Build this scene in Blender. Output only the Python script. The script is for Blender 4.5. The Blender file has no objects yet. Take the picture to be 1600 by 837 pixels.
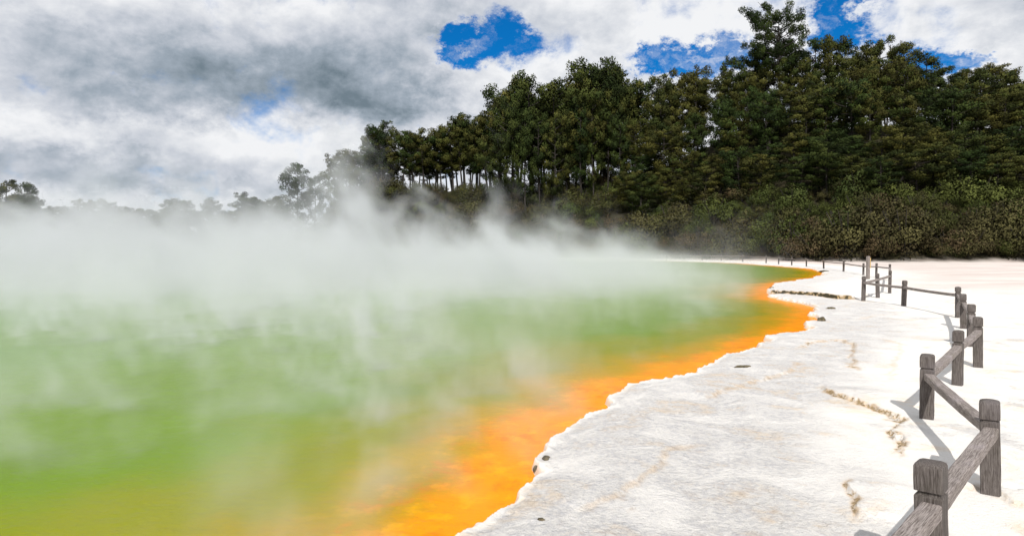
import bpy, math, random
import numpy as np
from mathutils import Vector

random.seed(7)
rng = np.random.default_rng(7)
scene = bpy.context.scene
COL = scene.collection

# ------------------------------------------------------------------ camera
F, HOR, CZ = 1042.0, 389.0, 2.0
PITCH = math.atan((418.5 - HOR) / F)
cam_d = bpy.data.cameras.new('camera')
cam = bpy.data.objects.new('camera', cam_d); COL.objects.link(cam)
cam.location = (0, 0, CZ)
cam.rotation_euler = (math.pi / 2 - PITCH, 0, 0)
cam_d.sensor_width = 36.0
cam_d.lens = F / 1600 * 36.0
cam_d.clip_end = 8000
cam_d.clip_start = 0.05
scene.camera = cam

def ray(px, py):
    """direction of a photograph pixel, scaled to y = 1"""
    u, v = (px - 800) / F, (418.5 - py) / F
    y = math.cos(PITCH) + v * math.sin(PITCH)
    z = -math.sin(PITCH) + v * math.cos(PITCH)
    return u / y, z / y

def on_plane(px, py, z):
    a, b = ray(px, py)
    d = (z - CZ) / b
    return a * d, d

# ------------------------------------------------------------------ numpy noise
_perm = rng.random((4, 257, 257))
def vnoise(x, y, k=0):
    xi, yi = np.floor(x).astype(np.int64), np.floor(y).astype(np.int64)
    fx, fy = x - xi, y - yi
    fx, fy = fx * fx * (3 - 2 * fx), fy * fy * (3 - 2 * fy)
    T = _perm[k]
    a, b = T[xi % 256, yi % 256], T[(xi + 1) % 256, yi % 256]
    c, d = T[xi % 256, (yi + 1) % 256], T[(xi + 1) % 256, (yi + 1) % 256]
    return (a * (1 - fx) + b * fx) * (1 - fy) + (c * (1 - fx) + d * fx) * fy
def fbm(x, y, freq, oct=4, k=0, gain=0.5):
    s, amp, tot = 0, 1.0, 0
    for i in range(oct):
        s = s + amp * (vnoise(x * freq + 13.7 * i + 91 * k, y * freq + 7.3 * i, k % 4) - 0.5)
        tot += amp; amp *= gain; freq *= 2.03
    return s / tot * 2
def sstep(a, b, x):
    t = np.clip((x - a) / (b - a), 0, 1)
    return t * t * (3 - 2 * t)

# ------------------------------------------------------------------ lake outline
def W(px, py, z=0.0): return on_plane(px, py, z)
LIP = 0.11
shore = [(-30, -14), (-9, -3), (-3.2, 1.2), (-1.4, 3.1)]
shore += [W(*p, LIP) for p in [(690, 840), (735, 815), (770, 793), (797, 772), (803, 757), (838, 738), (832, 712), (850, 690),
          (872, 668), (908, 655), (948, 634), (960, 612), (992, 598), (1050, 589), (1075, 584), (1108, 567),
          (1140, 553), (1180, 537), (1205, 523), (1256, 514), (1263, 505), (1276, 496), (1270, 488), (1279, 478), (1250, 470), (1212, 462)]]
shore += [W(*p, LIP) for p in [(1204, 455), (1203, 449), (1216, 441), (1236, 438), (1275, 433), (1292, 427)]]
shore += [W(*p, 0.0) for p in [(1285, 424), (1262, 419.5), (1225, 416.5), (1185, 413.5), (1150, 411), (1100, 409.3), (1040, 408), (1000, 407.3),
          (900, 406.5), (780, 406), (640, 405.6), (500, 405), (300, 405), (100, 405.5), (-150, 406.5)]]
shore += [(-150, 70), (-160, 10), (-120, -25), (-60, -30)]
SH = np.array(shore)

def seg_dist(P, A, B):
    d = B - A; L = (d ** 2).sum()
    t = np.clip(((P - A) @ d) / L, 0, 1)
    q = A + t[:, None] * d
    return np.sqrt(((P - q) ** 2).sum(1)), t
def lake_s(x, y):
    """signed distance to the shore, + on land"""
    r = np.sqrt(x * x + y * y)
    amp = 0.10 + 0.012 * np.clip(r, 0, 60)
    P = np.stack([x + amp * fbm(x, y, 1.3, 4, 1), y + amp * fbm(x, y, 1.3, 4, 2)], 1)
    best = np.full(len(x), 1e9); inside = np.zeros(len(x), bool)
    n = len(SH)
    for i in range(n):
        A, B = SH[i], SH[(i + 1) % n]
        d, _ = seg_dist(P, A, B); best = np.minimum(best, d)
        c = (A[1] > P[:, 1]) != (B[1] > P[:, 1])
        with np.errstate(divide='ignore', invalid='ignore'):
            xx = (B[0] - A[0]) * (P[:, 1] - A[1]) / (B[1] - A[1]) + A[0]
        inside ^= c & (P[:, 0] < xx)
    s = np.where(inside, -best, best)
    return s + (0.05 * fbm(x, y, 7.0, 4, 3, .6) + 0.05 * fbm(x, y, 2.6, 3, 2)) * np.clip(1 - r / 30, 0.15, 1) 

# ------------------------------------------------------------------ hill
PXK = np.array([-400, 0, 250, 450, 540, 600, 700, 800, 900, 1000, 1100, 1215, 1400, 1600, 1900.])
BUSH = np.array([165, 165, 160, 150, 138, 136, 135, 134, 133, 130, 121, 106, 93, 92, 92.])
RIDGE = BUSH + np.array([40, 40, 40, 40, 38, 36, 36, 38, 42, 44, 48, 52, 54, 54, 54.])
RIDY = np.array([386, 386, 384, 372, 322, 305, 301, 299, 292, 272, 235, 195, 190, 215, 230.])
def hill(x, y):
    yy = np.maximum(y, 5.0)
    p = 800 + F * x / yy
    b, r, gy = np.interp(p, PXK, BUSH), np.interp(p, PXK, RIDGE), np.interp(p, PXK, RIDY)
    zr = CZ + (HOR - gy) / F * r
    t = (y - b) / (r - b)
    up = np.clip(t, 0, 1) ** 1.15
    down = 1 - sstep(1.05, 2.6, t)
    z = zr * up * down
    n = fbm(x, y, 0.06, 3, 2)
    return np.where(y > 20, z * (1 + 0.12 * n), 0.0), np.where(y > 20, t, -5.0)

# ------------------------------------------------------------------ ledges and crusts on the terrace (picture points, height, width)
LEDGES = [
    ([(1206, 457), (1240, 459), (1275, 461), (1310, 466), (1345, 467)], 0.13, 1.6, 1.7, 0.9, +1),  # strength lifted so the undercut's shade and algae get painted here
    ([(1283, 598), (1296, 612), (1330, 625), (1362, 634), (1392, 647), (1413, 662), (1409, 678), (1413, 700), (1420, 720)], 0.045, 0.5, 1.0, 1.0, +1),
    ([(1240, 545), (1275, 534), (1310, 532), (1338, 538), (1328, 556), (1332, 572), (1340, 580)], 0.03, 0.5, 0.75, 0.9, +1),
    ([(1105, 622), (1130, 607), (1170, 596), (1225, 582), (1262, 560)], 0.022, 0.4, 0.45, 1.0, +1),
    ([(905, 800), (960, 770), (1010, 745), (1040, 700), (1110, 690)], 0.015, 0.4, 0.35, 1.2, +1),
    ([(1316, 748), (1322, 770), (1335, 790), (1346, 812)], 0.03, 0.3, 0.9, 1.0, +1),
    ([(1500, 770), (1540, 765), (1585, 790), (1640, 800)], 0.03, 0.4, 0.45, 1.0, +1),
    ([(1375, 528), (1400, 535), (1403, 560), (1388, 600)], 0.012, 0.5, 0.25, 1.0, +1),
    ([(1475, 470), (1497, 474), (1530, 478)], 0.02, 0.8, 0.6, 1.0, +1),
    ([(1330, 500), (1370, 492), (1420, 488)], 0.01, 0.8, 0.25, 1.0, +1),
]
LEDW = []
for pts, h, w, c, nz, sd in LEDGES:
    LEDW.append((np.array([on_plane(px, py, 0.13) for px, py in pts]), h, w, c, nz, sd))

def terrain(x, y):
    s = lake_s(x, y)
    r = np.sqrt(x * x + y * y)
    hz, ht = hill(x, y)
    crust_shade = np.zeros(len(x)); step = np.zeros(len(x))
    near = (r < 70) & (y > 0)
    xn, yn = x[near], y[near]
    wx = xn + (0.13 + 0.004 * yn) * fbm(xn, yn, 2.8, 5, 0, 0.6); wy = yn + (0.13 + 0.005 * yn) * fbm(xn, yn, 2.8, 5, 3, 0.66)
    P = np.stack([wx, wy], 1)
    for k, (pl, h, w, c, nz, sd) in enumerate(LEDW):
        best = np.full(len(xn), 1e9); side = np.zeros(len(xn)); endf = np.zeros(len(xn))
        L = len(pl) - 1
        for i in range(L):
            d, t = seg_dist(P, pl[i], pl[i + 1])
            dv = pl[i + 1] - pl[i]
            cr = dv[0] * (P[:, 1] - pl[i][1]) - dv[1] * (P[:, 0] - pl[i][0])
            m = d < best
            best = np.where(m, d, best); side = np.where(m, np.sign(cr), side); endf = np.where(m, (i + t) / L, endf)
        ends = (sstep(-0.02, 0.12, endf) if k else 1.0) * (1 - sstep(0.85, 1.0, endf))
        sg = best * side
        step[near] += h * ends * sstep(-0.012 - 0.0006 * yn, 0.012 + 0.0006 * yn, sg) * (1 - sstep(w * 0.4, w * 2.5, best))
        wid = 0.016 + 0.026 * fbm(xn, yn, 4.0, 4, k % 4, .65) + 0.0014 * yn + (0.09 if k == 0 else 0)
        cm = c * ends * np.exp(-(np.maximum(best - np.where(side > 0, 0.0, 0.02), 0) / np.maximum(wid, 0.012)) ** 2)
        crust_shade[near] = np.maximum(crust_shade[near], cm)
    rim = np.exp(-np.clip(s, 0, None) / 0.9)
    g = 0.055 + 0.05 * sstep(0.0, 0.5, s) + 0.02 * sstep(1, 6, s)
    land = LIP * sstep(-0.005, 0.035, s) * 0.9 + 0.02 * sstep(0.03, 0.35, s)
    rel = 0.020 * fbm(x, y, 0.55, 4, 1) + 0.006 * fbm(x, y, 3.2, 4, 0, 0.62) * (0.6 + 0.9 * rim) + 0.006 * fbm(x, y, 14., 3, 2) * (0.4 + rim)
    blob = np.abs(fbm(x, y, 4.2, 2, 3))
    land += 0.022 * sstep(0.25, 0.0, blob) * np.exp(-(np.clip(s, 0, None) / 0.22))
    land += rel * sstep(0.0, 0.5, s) + step * sstep(0.0, 0.06, s)
    land += 0.05 * sstep(4, 30, s)
    bed = -0.03 - 0.35 * sstep(0, 1.6, -s)
    z = np.where(s > -0.005, land, bed)
    z = z + hz
    forest = sstep(-0.02, 0.03, ht + 0.02 * fbm(x, y, 0.3, 3, 1))
    return z, s, crust_shade, forest

def gz(x, y):
    return float(terrain(np.array([x], float), np.array([y], float))[0][0])

def place(px, py):
    """world point of a picture point that lies on the ground"""
    z = 0.13
    for _ in range(4):
        x, y = on_plane(px, py, z)
        z = min(gz(x, y), 0.3)
    return x, y, z

# ------------------------------------------------------------------ node helpers
class E:
    """small arithmetic wrapper round node sockets"""
    def __init__(s, t, sock): s.t, s.s = t, sock
    def m(s, op, o=None, o2=None, clamp=False):
        n = s.t.nodes.new('ShaderNodeMath'); n.operation = op; n.use_clamp = clamp
        s.t.links.new(s.s, n.inputs[0])
        for i, v in ((1, o), (2, o2)):
            if v is None: continue
            if isinstance(v, E): s.t.links.new(v.s, n.inputs[i])
            else: n.inputs[i].default_value = v
        return E(s.t, n.outputs[0])
    def __add__(s, o): return s.m('ADD', o)
    __radd__ = __add__
    def __sub__(s, o): return s.m('SUBTRACT', o)
    def __rsub__(s, o): return (s * -1.0) + o
    def __mul__(s, o): return s.m('MULTIPLY', o)
    __rmul__ = __mul__
    def __truediv__(s, o): return s.m('DIVIDE', o)
    def pw(s, o): return s.m('POWER', o)
    def mx(s, o): return s.m('MAXIMUM', o)
    def mn(s, o): return s.m('MINIMUM', o)
    def clamp(s): return s.m('ADD', 0.0, clamp=True)
    def exp(s): return s.m('EXPONENT')
    def gauss(s, c, w): return (((s - c) / w).m('POWER', 2.0) * -1.0).exp()
    def ss(s, a, b, lo=0.0, hi=1.0):
        n = s.t.nodes.new('ShaderNodeMapRange'); n.interpolation_type = 'SMOOTHSTEP'
        s.t.links.new(s.s, n.inputs[0])
        for i, v in ((1, a), (2, b), (3, lo), (4, hi)):
            if isinstance(v, E): s.t.links.new(v.s, n.inputs[i])
            else: n.inputs[i].default_value = v
        return E(s.t, n.outputs[0])
def comb(t, x, y, z):
    n = t.nodes.new('ShaderNodeCombineXYZ')
    for i, v in enumerate((x, y, z)):
        if isinstance(v, E): t.links.new(v.s, n.inputs[i])
        else: n.inputs[i].default_value = v
    return n.outputs[0]
def noise(t, vec, scale=1.0, detail=4.0, rough=0.55, dist=0.0, lac=2.0):
    n = t.nodes.new('ShaderNodeTexNoise')
    if vec is not None: t.links.new(vec, n.inputs['Vector'])
    n.inputs['Scale'].default_value = scale; n.inputs['Detail'].default_value = detail
    n.inputs['Roughness'].default_value = rough; n.inputs['Distortion'].default_value = dist
    n.inputs['Lacunarity'].default_value = lac
    return E(t, n.outputs[0])
def sep(t, vec):
    n = t.nodes.new('ShaderNodeSeparateXYZ'); t.links.new(vec, n.inputs[0])
    return [E(t, o) for o in n.outputs]
def mixc(t, f, a, b, mode='MIX'):
    n = t.nodes.new('ShaderNodeMix'); n.data_type = 'RGBA'; n.blend_type = mode
    if isinstance(f, E): t.links.new(f.s, n.inputs[0])
    else: n.inputs[0].default_value = f
    for i, v in ((6, a), (7, b)):
        if isinstance(v, (tuple, list)): n.inputs[i].default_value = (*v[:3], 1)
        else: t.links.new(v, n.inputs[i])
    return n.outputs[2]
def vmul(t, vec, s):
    n = t.nodes.new('ShaderNodeVectorMath'); n.operation = 'MULTIPLY'
    t.links.new(vec, n.inputs[0]); n.inputs[1].default_value = s
    return n.outputs[0]
def new_mat(name):
    m = bpy.data.materials.new(name); m.use_nodes = True
    t = m.node_tree
    b = t.nodes['Principled BSDF']
    return m, t, b
def attr(t, name):
    n = t.nodes.new('ShaderNodeAttribute'); n.attribute_name = name
    return E(t, n.outputs['Fac'])
def bump(t, b, h, strength, dist):
    n = t.nodes.new('ShaderNodeBump'); n.inputs['Strength'].default_value = strength; n.inputs['Distance'].default_value = dist
    t.links.new(h.s, n.inputs['Height']); t.links.new(n.outputs[0], b.inputs['Normal'])
    return n

# ------------------------------------------------------------------ materials
def ground_mat():
    m, t, b = new_mat('sinter_ground')
    geo = t.nodes.new('ShaderNodeNewGeometry'); P = geo.outputs['Position']
    s, crust_shade, forest = attr(t, 'shore'), attr(t, 'crust_shade'), attr(t, 'forest')
    n1 = noise(t, P, 0.55, 4, 0.6); n2 = noise(t, P, 5.0, 8, 0.68); n3 = noise(t, P, 22.0, 7, 0.7); n4 = noise(t, P, 1.6, 6, 0.62, 0.6)
    n5 = noise(t, P, 60.0, 4, 0.7)
    x, y, z = sep(t, P)
    # grey knobbly band along the rim, wider in places
    rimw = s / (n1 * 4.2 + 0.5)
    grey = rimw.ss(1.15, 0.55) * s.ss(0.02, 0.16) * n4.ss(0.33, 0.55, 0.45, 1.0)
    patch = noise(t, P, 0.7, 5, 0.6, 0.4).ss(0.55, 0.68)
    grey = grey.mx(patch * 0.75)
    c = mixc(t, grey * (n3.ss(0.42, 0.58, 0.25, 1.0) * n2.ss(0.35, 0.60, 0.55, 1.0)), (0.745, 0.715, 0.675), (0.52, 0.51, 0.52))
    tan = n4.ss(0.50, 0.66) * n2.ss(0.40, 0.60)
    c = mixc(t, tan * 0.5, c, (0.76, 0.58, 0.38))
    c = mixc(t, (noise(t, P, 3.0, 8, 0.75, 0.4).ss(0.585, 0.68) * 0.42), c, (0.46, 0.36, 0.28))
    # far trodden terrace is pinkish
    far = y.ss(22.0, 40.0) * s.ss(3.0, 9.0)
    c = mixc(t, far * noise(t, comb(t, x * .3, y, 0.0), 0.35, 5, 0.6).ss(0.35, 0.6, 0.35, 0.9), c, (0.56, 0.47, 0.43))
    c = mixc(t, n5.ss(0.60, 0.72) * (grey * 0.5 + 0.08), c, (0.30, 0.28, 0.27))
    # thin cracks
    v = t.nodes.new('ShaderNodeTexVoronoi'); v.feature = 'DISTANCE_TO_EDGE'; v.inputs['Scale'].default_value = 2.3
    wv = t.nodes.new('ShaderNodeVectorMath'); wv.operation = 'ADD'
    nn = t.nodes.new('ShaderNodeTexNoise'); nn.inputs['Scale'].default_value = 3.0; nn.inputs['Detail'].default_value = 6
    t.links.new(P, nn.inputs['Vector']); t.links.new(P, wv.inputs[0])
    t.links.new(vmul(t, nn.outputs['Color'], (1.1, 1.1, 1.1)), wv.inputs[1]); t.links.new(wv.outputs[0], v.inputs['Vector'])
    crack = E(t, v.outputs['Distance']).ss(0.018, 0.0) * n4.ss(0.50, 0.60)
    c = mixc(t, crack * 0.16, c, (0.36, 0.28, 0.20))
    # crusts: tan halo, brown core; top values paint the ledge undercut's shade
    halo = (crust_shade.pw(0.75) * n2.ss(0.34, 0.54))
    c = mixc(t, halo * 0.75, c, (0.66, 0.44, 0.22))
    core = (crust_shade * 1.0 + (n3 - 0.5) * 2.6 + (n5 - 0.5) * 1.6 + (n2 - 0.5) * 2.0).ss(0.82, 1.08) * crust_shade.ss(0.12, 0.5)
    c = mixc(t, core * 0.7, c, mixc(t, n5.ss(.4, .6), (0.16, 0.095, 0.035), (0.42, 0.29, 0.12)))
    c = mixc(t, crust_shade.ss(1.15, 1.4), c, (0.05, 0.04, 0.018))  # promontory ledge face painted dark: overhang shade together with algae
    # wet orange/brown foot of the rim
    wet = s.ss(0.05, 0.0)
    c = mixc(t, wet * 0.45, c, (0.50, 0.27, 0.07))
    c = mixc(t, forest, c, mixc(t, n2.ss(0.4, 0.6), (0.022, 0.022, 0.010), (0.045, 0.036, 0.020)))
    t.links.new(c, b.inputs['Base Color'])
    b.inputs['Roughness'].default_value = 0.9; b.inputs['Specular IOR Level'].default_value = 0.2
    h = n2 * 0.35 + n3 * 0.50 + n5 * 0.30 + n4 * 0.15 - crack * 0.1 - core * 0.35
    gain = (grey * 0.9 + 0.55 + crust_shade * 0.4)
    bump(t, b, h * gain, 1.0, 0.045)
    return m

def water_mat():
    m, t, b = new_mat('pool_water')
    geo = t.nodes.new('ShaderNodeNewGeometry'); P = geo.outputs['Position']
    d = attr(t, 'shore') * -1.0
    n1 = noise(t, P, 0.7, 5, 0.6); n2 = noise(t, P, 3.5, 7, 0.65); n3 = noise(t, P, 0.12, 3, 0.5)
    dd = d * 1.3 / (n3.ss(0.3, 0.7, 0.75, 1.6)) + (n1 - 0.5) * 1.1 + (n2 - 0.5) * 0.8
    x, y, z = sep(t, P)
    c = mixc(t, dd.ss(0.30, 1.15), (0.82, 0.265, 0.0005), (0.38, 0.235, 0.0005))
    c = mixc(t, dd.ss(1.0, 2.4), c, (0.21, 0.215, 0.0003))
    c = mixc(t, dd.ss(2.2, 4.8), c, (0.122, 0.212, 0.0005))
    c = mixc(t, dd.ss(5.0, 26.0), c, (0.092, 0.198, 0.004))
    # orange shelf: rusty blotches
    sh = d.ss(1.6, 0.3)
    c = mixc(t, noise(t, P, 2.2, 8, 0.7, 0.5).ss(0.50, 0.66) * sh * 0.75, c, (0.60, 0.16, 0.001))
    c = mixc(t, n2.ss(0.5, 0.66) * sh * 0.5, c, (0.92, 0.40, 0.004))
    c = mixc(t, noise(t, P, 1.1, 6, 0.7).ss(0.5, 0.68) * d.ss(1.0, 4.0) * 0.30, c, (0.14, 0.25, 0.001))
    c = mixc(t, noise(t, P, 9.0, 8, 0.75).ss(0.56, 0.70) * sh * 0.45, c, (0.42, 0.13, 0.004))
    t.links.new(c, b.inputs['Base Color'])
    b.inputs['Roughness'].default_value = 0.22
    b.inputs['IOR'].default_value = 1.33; b.inputs['Specular IOR Level'].default_value = 0.05
    r1 = noise(t, comb(t, x * 0.8, y * 1.15, z), 5.0, 4, 0.6); r2 = noise(t, comb(t, x * 0.9, y * 1.1, z), 16.0, 3, 0.6)
    bump(t, b, r1 + r2 * 0.4, 0.45, 0.03)
    return m

def wood_mat(name, axis, dark=1.0):
    m, t, b = new_mat(name)
    tc = t.nodes.new('ShaderNodeTexCoord'); O = tc.outputs['Object']
    oi = t.nodes.new('ShaderNodeObjectInfo')
    sc = [1.0, 1.0, 1.0]; sc[axis] = 0.045
    add = t.nodes.new('ShaderNodeVectorMath'); add.operation = 'ADD'
    t.links.new(O, add.inputs[0]); t.links.new(oi.outputs['Location'], add.inputs[1])
    V = vmul(t, add.outputs[0], tuple(sc))
    g1 = noise(t, V, 170.0, 6, 0.7, 0.05); g2 = noise(t, V, 330.0, 3, 0.6); g3 = noise(t, add.outputs[0], 4.0, 4, 0.6)
    c = mixc(t, g1.ss(0.33, 0.66), tuple(v * dark for v in (0.075, 0.060, 0.053)), tuple(v * dark for v in (0.245, 0.215, 0.20)))
    c = mixc(t, g2.ss(0.55, 0.66) * 0.8, c, tuple(v * dark for v in (0.045, 0.032, 0.028)))
    c = mixc(t, g3.ss(0.45, 0.25) * 0.5, c, tuple(v * dark for v in (0.07, 0.062, 0.045)))
    c = mixc(t, g3.ss(0.5, 0.75) * 0.35, c, tuple(v * dark for v in (0.30, 0.265, 0.28)))
    t.links.new(c, b.inputs['Base Color'])
    b.inputs['Roughness'].default_value = 0.85; b.inputs['Specular IOR Level'].default_value = 0.25
    bump(t, b, g1 + g2 * 0.5, 0.6, 0.006)
    return m

def leaf_mat(name, cols, sat=1.0):
    m, t, b = new_mat(name)
    oi = t.nodes.new('ShaderNodeObjectInfo'); r = E(t, oi.outputs['Random'])
    tint = attr(t, 'tint')
    ramp = t.nodes.new('ShaderNodeValToRGB'); t.links.new((r * 0.7 + tint * 0.3).s, ramp.inputs[0])
    el = ramp.color_ramp.elements
    el[0].position = 0.0; el[0].color = (*cols[0], 1)
    el[1].position = 1.0; el[1].color = (*cols[-1], 1)
    for i, c in enumerate(cols[1:-1]):
        e = el.new((i + 1) / (len(cols) - 1)); e.color = (*c, 1)
    k = t.nodes.new('ShaderNodeVectorMath'); k.operation = 'SCALE'
    t.links.new(ramp.outputs[0], k.inputs[0]); t.links.new(tint.ss(0.0, 1.0, 0.6, 1.5).s, k.inputs['Scale'])
    t.links.new(k.outputs[0], b.inputs['Base Color'])
    b.inputs['Roughness'].default_value = 0.8; b.inputs['Specular IOR Level'].default_value = 0.12
    return m

def bark_mat():
    m, t, b = new_mat('pine_bark')
    tc = t.nodes.new('ShaderNodeTexCoord')
    n = noise(t, vmul(t, tc.outputs['Object'], (1, 1, 0.25)), 6.0, 5, 0.65)
    c = mixc(t, n.ss(0.35, 0.65), (0.010, 0.008, 0.006), (0.032, 0.025, 0.020))
    t.links.new(c, b.inputs['Base Color']); b.inputs['Roughness'].default_value = 0.9
    return m

M_ground, M_water = ground_mat(), water_mat()
M_post, M_rail = wood_mat('weathered_post_wood', 2, 0.6), wood_mat('weathered_rail_wood', 0, 1.4)
M_bark = bark_mat()
M_pine = leaf_mat('pine_needles', [(0.012, 0.023, 0.006), (0.020, 0.033, 0.007), (0.032, 0.041, 0.009), (0.058, 0.054, 0.012), (0.019, 0.037, 0.007)])
M_shrub = leaf_mat('shrub_leaves', [(0.080, 0.056, 0.028), (0.052, 0.047, 0.018), (0.070, 0.064, 0.024), (0.042, 0.048, 0.012), (0.070, 0.048, 0.026), (0.050, 0.047, 0.018)])
M_shrub2 = leaf_mat('green_shrub_leaves', [(0.045, 0.060, 0.014), (0.065, 0.075, 0.018), (0.030, 0.046, 0.014)])

def rock_mat():
    m, t, b = new_mat('dark_algae_rock')
    tc = t.nodes.new('ShaderNodeTexCoord'); n = noise(t, tc.outputs['Object'], 25.0, 5, 0.7)
    t.links.new(mixc(t, n.ss(0.35, 0.65), (0.02, 0.018, 0.008), (0.14, 0.11, 0.06)), b.inputs['Base Color'])
    b.inputs['Roughness'].default_value = 0.9; bump(t, b, n, 0.8, 0.02)
    return m
M_rock = rock_mat()

# ------------------------------------------------------------------ mesh helpers
def mesh_np(name, V, Fc, mat=None, smooth=False, attrs=None):
    me = bpy.data.meshes.new(name)
    V = np.asarray(V, np.float32); Fc = np.asarray(Fc, np.int32)
    k = Fc.shape[1]
    me.vertices.add(len(V)); me.vertices.foreach_set('co', V.ravel())
    me.loops.add(Fc.size); me.loops.foreach_set('vertex_index', Fc.ravel())
    me.polygons.add(len(Fc)); me.polygons.foreach_set('loop_start', np.arange(0, Fc.size, k, dtype=np.int32))
    try: me.polygons.foreach_set('loop_total', np.full(len(Fc), k, np.int32))
    except Exception: pass
    me.polygons.foreach_set('use_smooth', np.full(len(Fc), smooth))
    for an, av in (attrs or {}).items():
        a = me.attributes.new(an, 'FLOAT', 'POINT'); a.data.foreach_set('value', np.asarray(av, np.float32))
    me.update(calc_edges=True)
    if mat: me.materials.append(mat)
    return me
def obj(name, data, parent=None, loc=(0, 0, 0), rot=(0, 0, 0), scale=(1, 1, 1)):
    o = bpy.data.objects.new(name, data); COL.objects.link(o)
    o.parent = parent; o.location = loc; o.rotation_euler = rot; o.scale = scale
    return o
def tag(o, label, cat, group=None, kind=None):
    o['label'] = label
    if cat: o['category'] = cat
    if group: o['group'] = group
    if kind: o['kind'] = kind
    return o

# ------------------------------------------------------------------ ground and water: one polar sheet each
def growth(a, b, g):
    n = max(2, int(math.ceil(math.log(b / a) / math.log(1 + g))))
    return list(np.geomspace(a, b, n + 1)[:-1])
R = growth(0.3, 3.2, 0.05) + growth(3.2, 42, 0.0064) + growth(42, 230, 0.014) + growth(230, 5000, 0.09) + [5000]
R = np.array(R)
TH = np.concatenate([np.arange(-180, -46, 3.0), np.arange(-46, 46.001, 0.125), np.arange(49, 180, 3.0)])
TH = np.radians(TH)
rr, tt = np.meshgrid(R, TH, indexing='ij')
X, Y = (rr * np.sin(tt)).ravel(), (rr * np.cos(tt)).ravel()
Z, S, CR, FO = terrain(X, Y)
nr, nt = len(R), len(TH)
I = np.arange(nr * nt).reshape(nr, nt)
A_, B_ = I[:-1, :], I[1:, :]
A2, B2 = np.roll(A_, -1, 1), np.roll(B_, -1, 1)
Q = np.stack([A_.ravel(), A2.ravel(), B2.ravel(), B_.ravel()], 1)[:, ::-1]
# centre cap
c0 = len(X)
Xc, Yc, Zc = np.append(X, 0), np.append(Y, 0), np.append(Z, Z[0])
cap = np.stack([I[0, :], np.roll(I[0, :], -1), np.full(nt, c0), np.full(nt, c0)], 1)
capt = cap[:, :3][:, ::-1]
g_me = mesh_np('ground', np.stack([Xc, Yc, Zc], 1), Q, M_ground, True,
               {'shore': np.append(S, 1.0), 'crust_shade': np.append(CR, 0), 'forest': np.append(FO, 0)})
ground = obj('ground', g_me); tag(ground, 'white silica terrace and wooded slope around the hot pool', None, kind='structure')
wet = (S < 0.3).reshape(nr, nt)
keep = (wet[:-1] | wet[1:]).ravel()
keep &= (np.roll(wet[:-1], -1, 1) | wet[:-1] | wet[1:]).ravel()
Qw = Q[keep]
ids, inv = np.unique(Qw, return_inverse=True)
w_me = mesh_np('water', np.stack([X[ids], Y[ids], np.zeros(len(ids))], 1), inv.reshape(Qw.shape), M_water, True, {'shore': S[ids]})
water = obj('water', w_me); tag(water, 'bright green hot pool water edged with an orange shelf', None, kind='structure')

# ------------------------------------------------------------------ fence
def ring_mesh(name, levels, n_corner, mat):
    """square post with softened corners; levels = (z, half width)"""
    V, Fc = [], []
    ang = []
    for c in range(4):
        for k in range(n_corner + 1):
            ang.append((c, k / n_corner))
    N = len(ang)
    for z, hw, rad in levels:
        for c, k in ang:
            cx = (hw - rad) * (1 if c in (0, 3) else -1); cy = (hw - rad) * (1 if c in (0, 1) else -1)
            a = math.pi / 2 * (c + k)
            V.append((cx + rad * math.cos(a), cy + rad * math.sin(a), z))
    for l in range(len(levels) - 1):
        for i in range(N):
            j = (i + 1) % N
            Fc.append((l * N + i, l * N + j, (l + 1) * N + j, (l + 1) * N + i))
    top = len(V); V.append((0.006, -0.004, levels[-1][0] + 0.003))
    b = (len(levels) - 1) * N
    me = bpy.data.meshes.new(name)
    me.from_pydata(V, [], Fc + [(b + i, b + (i + 1) % N, top) for i in range(N)])
    for p in me.polygons: p.use_smooth = False
    me.materials.append(mat); me.update()
    return me
def post_mesh(h, seed):
    r = random.Random(seed)
    hw = 0.065 + r.uniform(-0.004, 0.004)
    g = h - 0.165 + r.uniform(-0.01, 0.01)
    lv = [(-0.35, hw, 0.009)]
    for z in np.linspace(-0.02, g - 0.012, 7): lv.append((float(z), hw + r.uniform(-0.0018, 0.0018), 0.009))
    lv += [(g - 0.006, hw - 0.002, 0.01), (g, hw - 0.014, 0.01), (g + 0.014, hw - 0.014, 0.01), (g + 0.02, hw + 0.001, 0.012),
           (g + 0.08, hw + 0.002, 0.012), (h - 0.022, hw + 0.001, 0.012), (h - 0.010, hw - 0.004, 0.014), (h - 0.002 + r.uniform(-.002, .002), hw - 0.016, 0.016), (h + r.uniform(0, .006), hw - 0.036, 0.014)]
    return ring_mesh('post', lv, 3, M_post)
def rail_mesh(a, b, seed, w=0.048, hh=0.037, sag=0.012):
    """timber along local x from 0 to |b-a|, softened edges, slightly bowed"""
    r = random.Random(seed)
    L = (b - a).length; n = 12
    pr = [(-w, -hh + .006), (-w, hh - .008), (-w + .008, hh), (w - .008, hh), (w, hh - .008), (w, -hh + .006), (w - .006, -hh), (-w + .006, -hh)]
    V, Fc = [], []
    bow = r.uniform(-0.012, 0.012)
    for i in range(n + 1):
        t = i / n; k = math.sin(math.pi * t)
        jy, jz = r.uniform(-.0015, .0015), r.uniform(-.0015, .0015)
        for y, z in pr: V.append((t * L, y + bow * k + jy, z - sag * k + jz))
    N = len(pr)
    for i in range(n):
        for j in range(N):
            Fc.append((i * N + j, i * N + (j + 1) % N, (i + 1) * N + (j + 1) % N, (i + 1) * N + j))
    Fc.append(tuple(range(N))[::-1]); Fc.append(tuple(n * N + j for j in range(N)))
    me = bpy.data.meshes.new('rail'); me.from_pydata(V, [], Fc); me.materials.append(M_rail); me.update()
    return me

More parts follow.
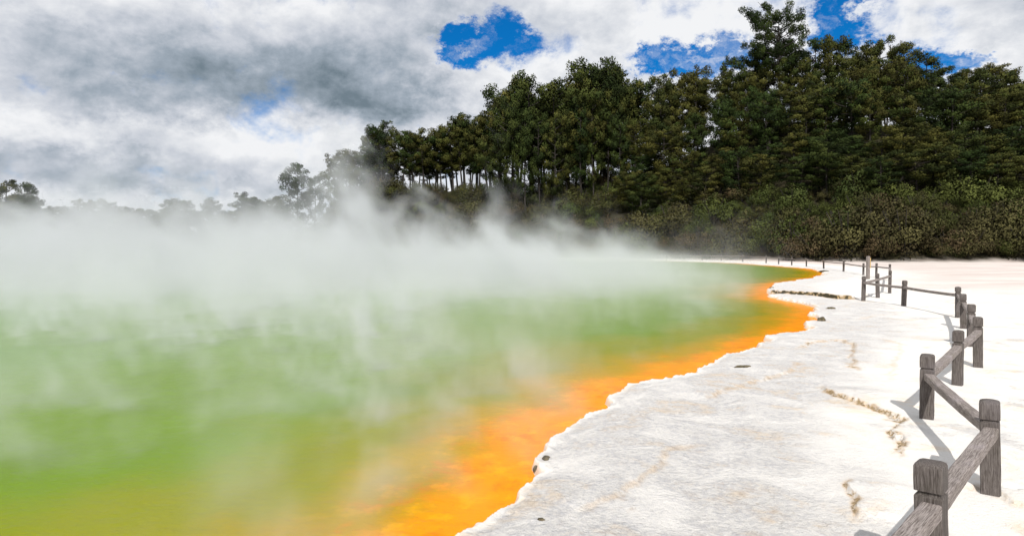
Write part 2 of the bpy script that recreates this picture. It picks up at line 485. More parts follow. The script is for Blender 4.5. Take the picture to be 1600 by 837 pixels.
def fence(name, pts, label, first_world=None, rails=True):
    """pts: (px, py_top, py_base) in order along the fence"""
    P = []
    for q in pts:
        if len(q) == 4: x, y, h, _ = q; z = gz(x, y)
        else:
            px, pt, pb = q
            x, y, z = place(px, pb)
            h = CZ + ray(px, pt)[1] * y - z
        P.append((x, y, z, h))
    root = obj(name, None, loc=(P[0][0], P[0][1], P[0][2])); tag(root, label, 'fence')
    base = Vector(root.location)
    for i, (x, y, z, h) in enumerate(P):
        j = min(i + 1, len(P) - 1); k = max(0, i - 1)
        a = math.atan2(P[j][1] - P[k][1], P[j][0] - P[k][0])
        me = post_mesh(h, i * 7 + 3)
        obj('post', me, root, Vector((x, y, z)) - base, (random.uniform(-.03, .03), random.uniform(-.03, .03), a + random.uniform(-.08, .08)))
    for i in range(len(P) - 1):
        (x0, y0, z0, h0), (x1, y1, z1, h1) = P[i], P[i + 1]
        a = Vector((x0, y0, z0 + h0 - 0.235)); b = Vector((x1, y1, z1 + h1 - 0.235))
        d = b - a
        o = obj('rail', rail_mesh(a, b, i * 5 + 1), root, a - base)
        o.rotation_euler = d.to_track_quat('X', 'Z').to_euler()
    return root, P

near_pts = [(0.80, 2.02, 0.78, 0), (2.20, 3.44, 0.78, 0), (1548, 625, 770), (1448, 553, 653), (1496, 516, 601), (1528, 495, 573), (1516.5, 475, 541),
            (1505.5, 459, 513), (1497, 448, 496), (1412, 438, 478), (1349, 431.5, 470), (1371.5, 427, 465), (1390, 422.5, 458),
            (1390, 412.5, 438), (1369, 411, 433.5), (1349, 411, 429.5), (1318, 407, 424), (1287, 405, 419.5), (1260, 403.5, 416.2)]
f1, FP = fence('wooden_fence', near_pts, 'weathered grey post and rail fence zigzagging over the white terrace at right')
far_pts = [(1237, 401.5, 414.2), (1216.5, 400.2, 412.5), (1197, 398.6, 410.8), (1160.5, 397.6, 408.8), (1127, 397.4, 407.2), (1097, 397.2, 406.4), (1069, 397.0, 406.0),
           (1042, 397.0, 405.7), (1009, 397.0, 405.4), (975, 397, 405.1)]
f2, FP2 = fence('wooden_fence', far_pts, 'low distant fence with small posts along the far shore under the bushes')
# joining rail between both runs belongs to the far fence
a = Vector((FP2[0][0], FP2[0][1], FP2[0][2] + FP2[0][3] - .235)); b = Vector((FP[-1][0], FP[-1][1], FP[-1][2] + FP[-1][3] - .235))
o = obj('rail', rail_mesh(a, b, 99), f2, a - Vector(f2.location)); o.rotation_euler = (b - a).to_track_quat('X', 'Z').to_euler()

# tall post carrying a narrow board
x, y, z = place(1356, 436)
hpost = CZ + ray(1356, 400)[1] * y - z
sp = obj('sign_post', None, loc=(x, y, z)); tag(sp, 'tall pale grey post with a narrow yellow edged board inside the fence corner', 'sign post')
obj('post', ring_mesh('post', [(-.3, .085, .01), (hpost * .5, .084, .01), (hpost - .03, .085, .012), (hpost, .07, .02)], 2, wood_mat('pale_post_wood', 2, 1.3)), sp, rot=(0, 0, .3))
m, t, bb = new_mat('yellow_board_paint')
tc = t.nodes.new('ShaderNodeTexCoord'); t.links.new(mixc(t, noise(t, tc.outputs['Object'], 9., 5, .6).ss(.4, .7), (0.50, 0.33, 0.10), (0.30, 0.22, 0.12)), bb.inputs['Base Color'])
bm_h = hpost - 0.12
V = [(sx * .035, sy * .16, zz) for zz in (bm_h - .62, bm_h) for sx, sy in ((-1, -1), (1, -1), (1, 1), (-1, 1))]
me = bpy.data.meshes.new('board'); me.from_pydata(V, [], [(0, 3, 2, 1), (4, 5, 6, 7), (0, 1, 5, 4), (1, 2, 6, 5), (2, 3, 7, 6), (3, 0, 4, 7)]); me.materials.append(m)
obj('board', me, sp, loc=(.125, .10, 0), rot=(0, 0, -.12))

# ------------------------------------------------------------------ rocks in the rim, and lumps standing in for its dark holes
def rock_mesh(seed, sx, sy, sz):
    import bmesh
    r = np.random.default_rng(seed)
    bm = bmesh.new(); bmesh.ops.create_icosphere(bm, subdivisions=3, radius=1.0)
    o = r.random(3) * 50
    for v in bm.verts:
        c = v.co
        k = 1 + .45 * float(fbm(np.array([c.x * 1.3 + o[0] + c.z]), np.array([c.y * 1.3 + o[1] - c.z]), 1.1, 4)[0])
        v.co = Vector((c.x * sx * k, c.y * sy * k, c.z * sz * k))
    me = bpy.data.meshes.new('rock'); bm.to_mesh(me); bm.free(); me.materials.append(M_rock)
    return me
for i, (px, py, sx, sy, sz, lab) in enumerate([
        (1160, 573, .16, .07, .035, 'flat dark lump standing in for a hole in the grey rim right of the orange shelf'),  # solid dark lump put where the rim has a hole
        (853, 716, .035, .05, .03, 'small dark lump standing in for a hole in the scalloped pool edge near the front'),  # dark hole in the pool edge, built as a lump
        (1283, 501, .10, .13, .12, 'dark knobbly stone at the tip of the orange inlet'),
        (1298, 482, .15, .12, .06, 'dark low stone above the orange inlet under the promontory ledge'),
        (1288, 427.5, .45, .3, .10, 'dark stone at the far end of the peach coloured bay'),
        (1209, 451, .25, .2, .05, 'thin dark slab at the nose of the white promontory'),
        (838, 738, .03, .03, .04, 'tiny green stone under the lip of the nearest pool edge'),
        (800, 768, .025, .03, .04, 'tiny dark pebble at the waterline nearest the camera'),
        (846, 811, .03, .02, .012, 'lone brown chip lying on the white terrace near the front')]):
    x, y, z = place(px, py)
    o = obj('rock', rock_mesh(i + 3, sx, sy, sz), loc=(x, y, z - sz * .15), rot=(0, 0, random.uniform(-.4, .4))); tag(o, lab, 'rock', 'rocks in the rim')

# ------------------------------------------------------------------ trees
def tube(V, Fc, pts, r0, r1, n=5):
    base = len(V); pts = [np.asarray(p, float) for p in pts]
    m = len(pts)
    for i, p in enumerate(pts):
        d = pts[min(i + 1, m - 1)] - pts[max(i - 1, 0)]; d /= (np.linalg.norm(d) + 1e-9)
        u = np.cross(d, (0.3, 1, 0.1)); u /= (np.linalg.norm(u) + 1e-9); v = np.cross(d, u)
        r = r0 + (r1 - r0) * i / (m - 1)
        for k in range(n):
            a = 2 * math.pi * k / n
            V.append(p + r * (math.cos(a) * u + math.sin(a) * v))
    for i in range(m - 1):
        for k in range(n):
            a, b = base + i * n + k, base + i * n + (k + 1) % n
            Fc.append((a, b, b + n, a + n))

def puffs_mesh(name, puffs, per, size, mat, r, flat=0.75, out=0.7, whole=0.35, tv=0.08):
    """leaf sized triangles spread through soft clumps; puffs = (x,y,z,R)"""
    Vs, tints, Ns = [], [], []
    cen = np.mean(np.array(puffs)[:, :3], 0) - np.array([0, 0, .5])
    for (x, y, z, Rp) in puffs:
        n = int(per * (Rp ** 2))
        d = r.normal(size=(n, 3)); d /= np.linalg.norm(d, axis=1)[:, None]
        rad = Rp * (0.35 + 0.65 * r.random(n) ** 0.6)
        # break the roundness
        rad *= 1 + 0.25 * np.sin(d[:, 0] * 5 + x * 3) * np.sin(d[:, 2] * 4 + y * 3)
        c = np.array([x, y, z]) + d * rad[:, None] * np.array([1, 1, flat])
        nrm = d * out + r.normal(size=(n, 3)) * 0.55; nrm /= np.linalg.norm(nrm, axis=1)[:, None]
        u = np.cross(nrm, r.normal(size=(n, 3))); u /= np.linalg.norm(u, axis=1)[:, None]
        v = np.cross(nrm, u)
        s = size * (0.6 + 0.8 * r.random(n))[:, None]
        wd = c - cen; wd /= (np.linalg.norm(wd, axis=1)[:, None] + 1e-6)
        nn = d * 0.6 + nrm * 0.2 + wd * whole; nn /= np.linalg.norm(nn, axis=1)[:, None]
        Ns.append(np.repeat(nn, 3, axis=0))
        Vs.append(np.stack([c - u * s * 0.5 - v * s * 0.3, c + u * s * 0.5 - v * s * 0.3, c + v * s * 0.75], 1).reshape(-1, 3))
        tb = r.random()
        tints.append(np.repeat(np.clip(tb * (1 - tv) + tv * r.random(n), 0, 1), 3))
    V = np.concatenate(Vs); T = np.concatenate(tints)
    me = mesh_np(name, V, np.arange(len(V)).reshape(-1, 3), mat, True, {'tint': T})
    me.normals_split_custom_set_from_vertices(np.concatenate(Ns).tolist())
    return me

def make_pine(seed, h, crown0, rad, n_limb, lean=0.03, shape='round', puffR=(0.9, 1.55), per=120, size=0.235, side=0.0):
    """mesh pair (crown, trunk) of a pine of height h (metres)"""
    r = np.random.default_rng(seed)
    TV, TF = [], []
    lx, ly = r.normal() * lean, r.normal() * lean
    def axis(t):
        return np.array([lx * h * t + 0.25 * math.sin(t * 5 + seed), ly * h * t + 0.25 * math.cos(t * 4 + seed), h * t])
    tube(TV, TF, [axis(t) - (np.array([0, 0, .6]) if t == 0 else 0) for t in np.linspace(0, 0.95, 9)], 0.0155 * h, 0.05, 7)
    puffs = []
    for i in range(n_limb):
        t = crown0 + (0.97 - crown0) * (i + r.random() * 0.8) / n_limb
        tt_ = (t - crown0) / (1 - crown0)
        if shape == 'round': pr = rad * (0.55 + 0.75 * tt_) * math.sqrt(max(0.0, 1 - tt_ ** 2.6)) 
        elif shape == 'cone': pr = rad * (1 - tt_) ** 0.75 + 0.5
        else: pr = rad * (0.45 + 0.9 * math.sin(math.pi * min(1, tt_ * 0.85 + 0.1)))
        pr *= r.uniform(0.62, 1.18)
        az = i * 2.399 + r.normal() * 0.35
        if side: pr *= 1 + side * -math.cos(az)
        p0 = axis(t - 0.02)
        dirn = np.array([math.cos(az), math.sin(az), 0])
        rise = r.uniform(0.15, 0.5) * (0.5 + tt_)
        pts = [p0 + dirn * pr * k + np.array([0, 0, pr * rise * k ** 1.5]) for k in (0, .35, .7, 1)]
        tube(TV, TF, pts, 0.05 + 0.012 * pr, 0.02, 4)
        m = max(2, int(pr * 0.95))
        for j in range(m):
            k = 0.42 + 0.62 * (j + r.random() * .6) / m
            q = p0 + dirn * pr * k + np.array([0, 0, pr * rise * k ** 1.5])
            off = r.normal(size=3) * np.array([.45, .45, .22]) * (0.3 + 0.22 * pr)
            Rp = r.uniform(*puffR) * (0.75 + 0.12 * min(pr, 4))
            puffs.append((*(q + off + np.array([0, 0, .2])), Rp * 0.8))
            if r.random() < .5:
                tube(TV, TF, [q - dirn * .3, q + off], .03, .012, 3)
    top = axis(0.98)
    for j in range(3): puffs.append((top[0] + r.normal() * .4, top[1] + r.normal() * .4, h - 0.3 - j * .6, 0.6 + .12 * j))
    crown = puffs_mesh('crown', puffs, per, size, M_pine, r, 0.62)
    trunk = mesh_np('trunk', np.array(TV), np.array(TF), M_bark, True)
    return crown, trunk, h

def make_shrub(seed, w, h, mat, n=34, per=330, size=0.105):
    r = np.random.default_rng(seed)
    puffs = []
    for i in range(n):
        a = r.random() * 2 * math.pi; k = math.sqrt(r.random())
        x, y = math.cos(a) * k * w / 2, math.sin(a) * k * w / 2
        zt = h * math.sqrt(max(0.05, 1 - k * k * .9)) * r.uniform(.45, 1.0)
        puffs.append((x, y, max(.35, zt - .35), r.uniform(.45, .95)))
    for i in range(n // 3):
        a = r.random() * 2 * math.pi
        puffs.append((math.cos(a) * w * .42, math.sin(a) * w * .42, r.uniform(.1, .6), r.uniform(.4, .7)))
    for i in range(8):   # sprigs that break the outline
        a = r.random() * 2 * math.pi; k = r.random()
        puffs.append((math.cos(a) * k * w / 2.2, math.sin(a) * k * w / 2.2, h * (1.02 - .4 * k), r.uniform(.18, .34)))
    me = puffs_mesh('shrub', puffs, per, size, mat, r, 0.8, 0.55, 0.75)
    TV, TF = [], []
    for i in range(9):
        a = r.random() * 2 * math.pi
        tube(TV, TF, [(0, 0, -.4), (math.cos(a) * w * .18, math.sin(a) * w * .18, h * .4), (math.cos(a) * w * .36, math.sin(a) * w * .36, h * .85)], .05, .015, 4)
    st = mesh_np('stem', np.array(TV), np.array(TF), M_bark, True)
    return me, st

broad = [make_pine(11, 16, .18, 4.4, 27), make_pine(12, 16, .25, 4.0, 25, shape='mid'), make_pine(13, 16, .15, 4.9, 30), make_pine(14, 16, .22, 4.0, 26), make_pine(15, 16, .3, 4.4, 24, shape='mid')]
slim = [make_pine(21, 16, .36, 3.1, 19, .05), make_pine(22, 16, .44, 3.0, 16, .06, 'mid'), make_pine(23, 16, .32, 3.2, 20, .04), make_pine(24, 16, .40, 3.0, 17, .08, 'mid')]
lone = make_pine(31, 22, .50, 5.0, 34, .01, 'mid', (0.85, 1.35), 190, 0.19, side=.22)
tuft = make_pine(35, 16, .45, 2.7, 20, .03, 'mid', (0.7, 1.1), 180, 0.19, side=.3)

def plant_tree(model, x, y, z, h, wide, label, group, name='pine_tree', rz=None, lean=(0, 0)):
    crown, trunk, mh = model
    e = obj(name, None, loc=(x, y, z), rot=(lean[0], lean[1], random.uniform(0, 6.28) if rz is None else rz), scale=(wide, wide, h / mh))
    tag(e, label, 'tree', group)
    obj('crown', crown, e); obj('trunk', trunk, e)
    return e

SKX = np.array([540, 560, 575, 590, 605, 622, 640, 655, 670, 690, 705, 725, 745, 765, 780, 800, 820, 840, 860, 885, 910, 935, 955, 980, 1005, 1030, 1060, 1090, 1120, 1150, 1175, 1240, 1262, 1290, 1340, 1375, 1400, 1430, 1450, 1480, 1510, 1545, 1575, 1600, 1650, 1750])
SKY = np.array([240, 236, 232, 193, 205, 208, 200, 212, 206, 208, 196, 178, 192, 192, 150, 122, 122, 150, 134, 138, 118, 106, 126, 122, 128, 120, 118, 104, 96, 98, 92, 62, 66, 72, 66, 70, 66, 82, 96, 116, 116, 104, 116, 128, 120, 130.])
def sky_at(px): return float(np.interp(px, SKX, SKY))
def at(px, d):
    x = (px - 800) / F * d
    return x, d, float(hill(np.array([x]), np.array([float(d)]))[0][0])
def pxr(px): return float(np.interp(px, PXK, BUSH)), float(np.interp(px, PXK, RIDGE))

n_pine = 0
# left part of the ridge: slim bare-trunked pines with sky between them
px = 556.0; k = 0
while px < 985:
    b, r_ = pxr(px)
    for row in range(3):
        q = px + random.uniform(-6, 6) + row * 5
        d = r_ - 3 + row * 5.5 + random.uniform(-1.5, 1.5)
        x, y, z = at(q, d)
        top = sky_at(q) + (0 if row == 0 else random.uniform(3, 34))
        h = CZ + (HOR - top) / F * d - z
        wide = 0.62 + .022 * h * random.uniform(.8, 1.2)
        if q > 770: wide *= 1.25
        lab = ('slim bare trunked pine on the ridge with sky showing between the trunks' if q < 770 else
               'tall dark pine on the middle of the ridge right of the gap in the trunks')
        plant_tree(slim[random.randrange(4)] if q < 870 or random.random() < .5 else broad[random.randrange(5)], x, y, z, h, wide, lab,
                   'pines on the left end of the ridge' if q < 770 else 'pines on the middle of the ridge', lean=(random.uniform(-.04, .04), random.uniform(-.05, .02)))
        n_pine += 1
    px += 15 + random.uniform(-3, 4) + (6 if px > 770 else 0)
# front row partly masking the right half of the ridge
px = 780
while px < 1010:
    b, r_ = pxr(px); d = r_ - 11 + random.uniform(-3, 3)
    x, y, z = at(px, d)
    top = sky_at(px) + random.uniform(28, 75); h = CZ + (HOR - top) / F * d - z
    plant_tree(broad[random.randrange(5)], x, y, z, h, random.uniform(.75, .95), 'dense full crowned pine standing before the middle ridge pines', 'pines before the middle of the ridge'); n_pine += 1
    px += 21
# the wooded hill on the right, rows from the top down
for row, (f, step) in enumerate([(1.06, 31), (0.95, 33), (0.80, 36), (0.64, 40), (0.50, 42), (0.38, 46)]):
    px = 975 + (row % 2) * 14 + row * 4
    while px < 1760:
        b, r_ = pxr(px); d = b + (r_ - b) * f + random.uniform(-2, 2)
        q = px + random.uniform(-9, 9)
        x, y, z = at(q, d)
        if row == 0: h = CZ + (HOR - sky_at(q)) / F * d - z + random.uniform(-1.2, .6)
        elif row == 1: h = CZ + (HOR - sky_at(q) - random.uniform(14, 40)) / F * d - z
        else: h = random.uniform(12, 17) * (1.0 if row < 4 else .66)
        h = min(h, CZ + (HOR - sky_at(q) - 4) / F * d - z + (0 if row else 3)); h = max(h, 5.5)
        if row == 0: lab, gr = 'dark pine whose top forms the skyline of the right hill', 'skyline pines of the right hill'
        elif row < 4: lab, gr = 'dense dark olive pine massed on the face of the right hill', 'pines on the face of the right hill'
        else: lab, gr = 'lower pine rising just behind the shrub belt of the right hill', 'pines behind the shrub belt'
        plant_tree(broad[random.randrange(5)], x, y, z, h, random.uniform(.8, 1.12) * (0.9 if row > 3 else 1), lab, gr); n_pine += 1
        px += step
# named individuals
def special(px, top, d, model, wide, label, rz=0.0):
    x, y, z = at(px, d)
    plant_tree(model, x, y, z, CZ + (HOR - top) / F * d - z, wide, label, None, rz=rz)
b, r_ = pxr(1210); special(1214, 20, r_ - 4, lone, 1.0, 'tallest pine with open spreading crown breaking the skyline of the hill', 0.0)
b, r_ = pxr(935); special(934, 104, r_ + 1, tuft, 1.1, 'tufted round headed pine rising above the middle of the ridge', .5)
b, r_ = pxr(800); special(812, 119, r_ + 1, tuft, 1.35, 'tall pine at the step where the ridge skyline jumps up', .2)
b, r_ = pxr(600); special(604, 188, r_ + 1, tuft, .95, 'ragged one sided pine topping the left end of the ridge', 0.0)
b, r_ = pxr(727); special(727, 177, r_ + 1, tuft, .9, 'pointed pine left of the skyline step on the ridge', 1.2)
b, r_ = pxr(1555); special(1552, 100, r_ + 1, tuft, 1.3, 'open flat topped pine on the skyline near the right edge', .4)
# trees in the steam on the left
for px, top, d, wd, lab in [(466, 254, 158, .85, 'pale pine seen through steam left of the ridge'), (492, 275, 160, .8, 'short pine in steam between two taller ones'),
                            (522, 243, 158, .8, 'steam veiled pine just left of the ridge end'), (545, 238, 160, .8, 'steam veiled pine touching the left end of the ridge'),
                            (380, 302, 190, .9, 'lone rounded tree in steam left of centre'), (405, 312, 192, .8, 'small tree beside the lone rounded one in steam'),
                            (15, 283, 185, 1.1, 'bushy tree at the left edge above the steam'), (48, 287, 184, .9, 'dark bushy tree standing second from the left edge'), (-25, 290, 186, 1.1, 'bushy tree cut by the left edge')]:
    x, y, z = at(px, d); z = float(terrain(np.array([x]), np.array([float(y)]))[0][0])
    plant_tree(broad[random.choice((0, 2, 3))], x, y, z, CZ + (HOR - top) / F * d - z, wd, lab, None)
px = -170
while px < 455:
    d = random.uniform(186, 202); x, y, z = at(px, d); z = float(terrain(np.array([x]), np.array([float(y)]))[0][0])
    top = random.uniform(306, 334)
    z -= 3.0
    plant_tree(broad[random.choice((0, 2, 3))], x, y, z, CZ + (HOR - top) / F * d - z, random.uniform(.85, 1.15), 'low rounded tree in the steamy row along the left horizon', 'low trees behind the steam', name='low_tree')
    px += 12.5

shr = [make_shrub(41, 4.2, 2.6, M_shrub), make_shrub(42, 3.4, 3.0, M_shrub), make_shrub(43, 4.8, 2.3, M_shrub), make_shrub(44, 3.8, 2.6, M_shrub)]
shg = [make_shrub(45, 4.2, 3.0, M_shrub2), make_shrub(46, 3.6, 2.4, M_shrub2)]
n_sh = 0
def put_shrub(px, d, sc, green, label, group):
    global n_sh
    x, y, z = at(px, d)
    z = float(terrain(np.array([x]), np.array([float(d)]))[0][0])
    me, st = random.choice(shg if green else shr)
    o = obj('shrub', me, loc=(x, y, z), rot=(0, 0, random.uniform(0, 6.28)), scale=(sc, sc, sc * random.uniform(.85, 1.2)))
    tag(o, label, 'shrub', group); obj('stem', st, o); n_sh += 1
for row in range(8):
    px = 520 + (row % 2) * 12
    while px < 1010:
        b, r_ = pxr(px); d = b + 1.5 + (r_ - b - 3) * row / 7 + random.uniform(-1.5, 1.5)
        put_shrub(px + random.uniform(-7, 7), d, random.choice((1.0, 1.2, 1.5, 1.9)) * random.uniform(.9, 1.1), random.random() < .22,
                  'reddish brown shrub on the slope below the ridge pines', 'shrubs below the ridge')
        px += 31
for row in range(6):
    px = 1005 + (row % 2) * 17
    while px < 1720:
        b, r_ = pxr(px); d = b + 2.2 + row * 3.7 + random.uniform(-1.2, 1.2)
        green = random.random() < (.12, .2, .3, .45, .6, .7)[row]
        put_shrub(px + random.uniform(-9, 9), d, random.choice((1.0, 1.2, 1.5, 1.9, 2.3)) * random.uniform(.9, 1.1), green,
                  ('green' if green else 'olive brown') + (' shrub in the belt meeting the white terrace' if row < 2 else ' shrub higher in the belt below the hill pines'),
                  'shrubs at the foot of the right hill')
        px += 46
for px, dd, sc, lab in [(1190, 7, 2.1, 'large domed green shrub in the middle of the belt'), (1255, 4, 1.5, 'bright green rounded shrub just right of the large domed one'), (1590, 16, 1.6, 'dense green shrub at the right edge above the belt')]:
    b, r_ = pxr(px); put_shrub(px, b + dd, sc, True, lab, None)
print('pines', n_pine, 'shrubs', n_sh)

# ------------------------------------------------------------------ steam
def steam_mat():
    m = bpy.data.materials.new('steam'); m.use_nodes = True
    t = m.node_tree; t.nodes.clear()
    o = t.nodes.new('ShaderNodeOutputMaterial'); v = t.nodes.new('ShaderNodeVolumePrincipled')
    v.inputs['Color'].default_value = (0.86, 0.878, 0.92, 1); v.inputs['Density'].default_value = 1.0
    v.inputs['Anisotropy'].default_value = 0.0
    v.inputs['Density Attribute'].default_value = 'density'
    t.links.new(v.outputs[0], o.inputs['Volume'])
    return m
M_steam = steam_mat()
def steam_density(t, win):
    P = t.nodes.new('GeometryNodeInputPosition').outputs[0]
    x, y, z = sep(t, P)
    r = y.mx(1.0)
    a0 = x / r                                   # bearing across the pool
    # wind-blown billows: noise grows with distance as the banks get deeper
    drift = comb(t, x * 1.0 + z * 0.7, y * 0.8, z * 0.85)
    big = noise(t, drift, 0.07, 4, 0.55, 0.5)
    mid = noise(t, drift, 0.20, 7, 0.60, 0.5)
    fin = noise(t, comb(t, x + z * .5, y * .8, z * .5), 1.3, 5, 0.60, 0.8)
    a = a0 + (mid - 0.5) * 0.09 + (big - 0.5) * 0.14
    curt = r.ss(24.0, 34.0) * r.ss(60.0, 48.0)          # the rows of rising plumes
    low = a.ss(0.36, 0.05, 0.003, 0.021) + a.ss(-0.05, -0.50, 0.0, 0.018)
    high = a.ss(0.34, 0.10, 0.0, 0.026) + a.ss(-0.10, -0.45, 0.0, 0.024) + a.gauss(-0.255, 0.055) * 0.070 + a.gauss(-0.03, 0.022) * 0.035 + a.gauss(-0.14, 0.03) * 0.012 + a.gauss(-0.62, 0.05) * 0.02
    H = (r * low * 1.1 + 0.9) * big.ss(0.3, 0.7, 0.65, 1.3)
    Hc = (r * (low * 0.8 + high) * 1.75 + 0.5)
    fi2 = noise(t, comb(t, x + z * .8, y * .8, z * .6), 0.42, 7, 0.60, 1.2)
    nn = mid * 0.60 + fi2 * 0.40
    shape = (nn * 3.6 + (1.0 - z / H) * 0.62 - 1.85).ss(0.0, 0.75) + ((z / (H * 1.35)).pw(2.0) * -1.0).exp() * 0.10
    fi3 = noise(t, comb(t, x + z * .28, y * .5, z * .8), 0.30, 8, 0.60, 1.0)
    plume = (fi3 * 5.5 + (1.0 - z / Hc) * 1.15 - 3.0).ss(0.0, 1.0) * curt * 1.7
    shape = shape + plume
    shoreX = r * 0.50 - 1.6
    land = (shoreX - x).ss(0.2, 2.7)
    landf = ((r * 0.42 - x) / (r * 0.38)).ss(0.0, 1.0)
    farw = r.ss(11.0, 30.0)
    bank = farw * 0.105 * landf * shape * r.ss(20.0, 90.0, 1.0, 0.42)
    hz = r.ss(7.0, 20.0) * r.ss(140.0, 90.0) * 0.0015 * land * ((z / 1.5).pw(2.0) * -1.0).exp()
    # low wisps over the near water
    wn = noise(t, comb(t, x * 0.9 + z * 0.25, y * 0.8, z * 0.45), 0.95, 6, 0.62, 1.0)
    wb = noise(t, comb(t, x, y * .8, 3.0), 0.22, 3, 0.5)
    Hn = 0.75 + r * 0.03
    wis = ((wn.ss(0.48, 0.64) * fin.ss(0.36, 0.64, 0.15, 1.0)) * ((z / Hn).pw(1.5) * -1.0).exp() * land * r.ss(50.0, 20.0)
           * a.ss(0.40, -0.35, 0.25, 1.15)) * wb.ss(0.42, 0.60, 0.04, 1.0) * 1.0
    end = r.ss(148.0, 120.0)
    dens = (bank + hz) * end + wis
    if win[0] is not None: dens = dens * y.ss(win[0][0], win[0][1])
    if win[1] is not None: dens = dens * y.ss(win[1][1], win[1][0])
    return (dens - 0.0008).mx(0.0)
def steam(lo, hi, vox, win, label):
    ng = bpy.data.node_groups.new('steam', 'GeometryNodeTree')
    ng.interface.new_socket('Geometry', in_out='INPUT', socket_type='NodeSocketGeometry')
    ng.interface.new_socket('Geometry', in_out='OUTPUT', socket_type='NodeSocketGeometry')
    vc = ng.nodes.new('GeometryNodeVolumeCube')
    vc.inputs['Min'].default_value = lo; vc.inputs['Max'].default_value = hi
    for i, ax in enumerate('XYZ'):
        vc.inputs['Resolution ' + ax].default_value = max(4, int(round((hi[i] - lo[i]) / vox[i])))
    ng.links.new(steam_density(ng, win).s, vc.inputs['Density'])
    sm = ng.nodes.new('GeometryNodeSetMaterial'); sm.inputs['Material'].default_value = M_steam
    out = ng.nodes.new('NodeGroupOutput')
    ng.links.new(vc.outputs[0], sm.inputs[0]); ng.links.new(sm.outputs[0], out.inputs[0])
    me = bpy.data.meshes.new('steam'); me.materials.append(M_steam)
    o = obj('steam', me); md = o.modifiers.new('steam', 'NODES'); md.node_group = ng
    tag(o, label, 'steam', kind='stuff')
    return o
steam((-24, 2.5, 0.01), (9.5, 22.5, 2.6), (.11, .11, .11), (None, (18, 22)), 'thin wisps of steam drifting over the near green water')
steam((-62, 17.5, 0.01), (32, 62.5, 10.5), (.26, .28, .24), ((18, 22), (55, 62)), 'thick white steam rolling over the middle of the pool')
steam((-128, 54.5, 0.01), (45, 150, 20.0), (.7, .7, .5), ((55, 62), None), 'white steam bank rising before the far shore')

# ------------------------------------------------------------------ sun and sky
SUN_DIR = Vector((0.16, 0.93, 0)).normalized()      # way the shadows fall
ELEV = math.radians(40)
sd = bpy.data.lights.new('sun', 'SUN'); sd.energy = 4.7; sd.angle = math.radians(0.5); sd.color = (1.0, 0.965, 0.91)
so = bpy.data.objects.new('sun', sd); COL.objects.link(so)
ldir = Vector((SUN_DIR.x * math.cos(ELEV), SUN_DIR.y * math.cos(ELEV), -math.sin(ELEV)))
so.rotation_euler = ldir.to_track_quat('-Z', 'Y').to_euler(); so.location = (0, -20, 30)

w = bpy.data.worlds.new('World'); scene.world = w; w.use_nodes = True
w.cycles.sampling_method = 'MANUAL'; w.cycles.sample_map_resolution = 512
t = w.node_tree; bg = t.nodes['Background']
skyn = t.nodes.new('ShaderNodeTexSky'); skyn.sky_type = 'NISHITA'; skyn.sun_disc = False
skyn.sun_elevation = ELEV
tosun = -ldir
skyn.sun_rotation = math.atan2(tosun.x, tosun.y)
skyn.air_density = 1.0; skyn.dust_density = 0.3; skyn.ozone_density = 2.5
tc = t.nodes.new('ShaderNodeTexCoord')
dx, dy, dz = sep(t, tc.outputs['Generated'])
az = dx.m('ARCTAN2', dy) ; el = dz.m('ARCSINE')
az = az * 57.2958; el = el * 57.2958                # degrees: 0 = over the lake, + right
def AZ(px): return math.degrees(math.atan((px - 800) / F))
def EL(px, py): return math.degrees(math.atan((HOR - py) / F * math.cos(math.atan((px - 800) / F))))
def cl_noise(dxz, dez, sx, sz, detail, rough, dist, seed):
    return noise(t, comb(t, (az + dxz) * sx, seed, (el + dez) * sz * 0.82), 1.0, detail, rough, dist)
WA = (noise(t, comb(t, az * .22, 1.7, el * .34), 1.0, 9, .7) - 0.5)
WB = (noise(t, comb(t, az * .22, 6.1, el * .34), 1.0, 9, .7) - 0.5)
azw, elw = az + WA * 13.0, el + WB * 6.5
def blob(px, py, wx, wy):
    return azw.gauss(AZ(px), wx) * elw.gauss(EL(px, py), wy)
N1 = cl_noise(0, 0, 0.085, 0.17, 9, 0.55, 0.15, 3.1)
N1u = cl_noise(-0.6, 1.1, 0.085, 0.17, 9, 0.55, 0.15, 3.1)
N2 = cl_noise(0, 0, 0.035, 0.11, 5, 0.5, 0.2, 8.7)
N3 = cl_noise(0, 0, 0.28, 0.45, 8, 0.6, 0.2, 5.5)
N3u = cl_noise(-0.25, 0.5, 0.28, 0.45, 8, 0.6, 0.2, 5.5)
edge = (N1 - 0.5) * 1.5 + (N3 - 0.5) * 1.5
# openings of blue between the clouds
hole = blob(718, 72, 1.7, 1.5) * 1.5 + blob(775, 66, 2.6, 1.7) * 1.5 + blob(1085, 96, 5.0, 1.15) * 1.4 + blob(1308, 22, 1.6, 2.3) * 1.25 + blob(1300, 62, 2.0, 0.9) * 1.0 \
     + blob(1475, 98, 2.3, 0.85) * 1.4 + blob(186, 135, 1.2, 0.5) * .35 + blob(1010, 100, 1.3, 0.8) * .8
cover = (edge * 1.05 + 0.92 - hole * 1.15).ss(-0.25, 0.80).pw(2.2)
cover = cover.mx(noise(t, comb(t, az * .30 + WA * 2.0, 2.2, el * .5 + WB * 2.0), 1.0, 9, .66).ss(0.50, 0.80) * 0.75)
thin = (edge * 1.05 + 0.84 - hole * 1.25).ss(1.15, 0.1)
cover = cover.mx(el.ss(27.0, 24.0, 0.0, 0.0))
relief = (N1 - N1u) * 2.4 + (N3 - N3u) * 1.1
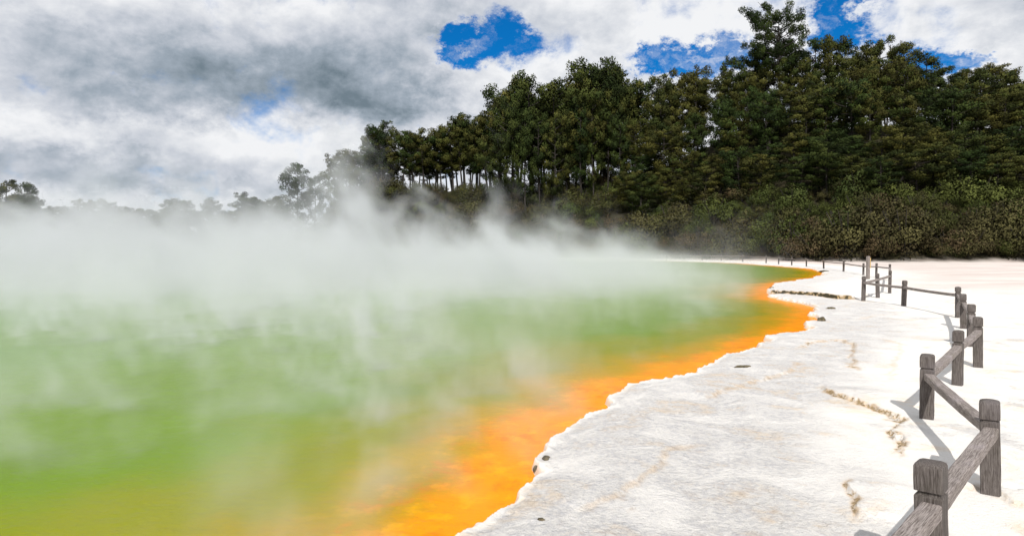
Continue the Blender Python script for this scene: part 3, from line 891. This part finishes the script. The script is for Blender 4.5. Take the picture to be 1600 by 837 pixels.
dark = blob(430, 150, 13.0, 2.6) * 0.62 + blob(500, 95, 17.0, 4.2) * 0.36 + blob(60, 175, 9.0, 2.2) * .22 + blob(90, 255, 12.0, 1.5) * 0.36 + blob(250, 292, 14, .8) * .34 \
     + blob(930, 60, 6.0, 2.0) * 0.18 + blob(1560, 45, 5.0, 1.4) * .28 + blob(640, 160, 6, 1.8) * .3 + blob(40, 40, 9.0, 2.5) * .14
bright = blob(60, 190, 8, 1.3) * .16 + blob(250, 215, 11, 1.4) * .24 + blob(770, 140, 5, 2.2) * .34 + blob(560, 190, 7, 1.8) * .18 + blob(1050, 35, 9, 2.2) * .18 + blob(90, 20, 4, 1.4) * .2
lum = 0.76 + relief * 0.78 - (N1 - 0.5) * 0.85 + (N2 - 0.5) * 0.55 - (N3 - 0.5) * 0.32 - dark * 0.82 + bright * 0.9 + thin * 0.22
lum = lum.m('ADD', 0.0, clamp=True)
ramp = t.nodes.new('ShaderNodeValToRGB'); t.links.new(lum.s, ramp.inputs[0])
e = ramp.color_ramp.elements
e[0].position = 0.0; e[0].color = (0.17, 0.225, 0.27, 1)
e[1].position = 1.0; e[1].color = (0.92, 0.93, 0.95, 1)
q = e.new(0.35); q.color = (0.36, 0.42, 0.49, 1)
q = e.new(0.62); q.color = (0.60, 0.635, 0.70, 1)
sk = t.nodes.new('ShaderNodeVectorMath'); sk.operation = 'MULTIPLY'
t.links.new(skyn.outputs[0], sk.inputs[0]); sk.inputs[1].default_value = (0.02, 0.50, 0.95)   # deep polarised blue
cl = t.nodes.new('ShaderNodeVectorMath'); cl.operation = 'SCALE'; t.links.new(ramp.outputs[0], cl.inputs[0]); cl.inputs['Scale'].default_value = 9.4
fin = mixc(t, cover, sk.outputs[0], cl.outputs[0])
t.links.new(fin, bg.inputs['Color']); bg.inputs['Strength'].default_value = 0.1

# ------------------------------------------------------------------ render settings
scene.view_settings.view_transform = 'Standard'; scene.view_settings.look = 'None'
scene.view_settings.exposure = 0.05; scene.view_settings.gamma = 1.0
cy = scene.cycles
cy.use_adaptive_sampling = True; cy.adaptive_threshold = 0.02
cy.use_denoising = True
try: cy.denoiser = 'OPENIMAGEDENOISE'
except Exception: pass
cy.max_bounces = 4; cy.diffuse_bounces = 2; cy.glossy_bounces = 2; cy.transmission_bounces = 0; cy.volume_bounces = 1
cy.volume_step_rate = 2.0; cy.volume_max_steps = 512
cy.caustics_reflective = False; cy.caustics_refractive = False
scene.render.use_persistent_data = False
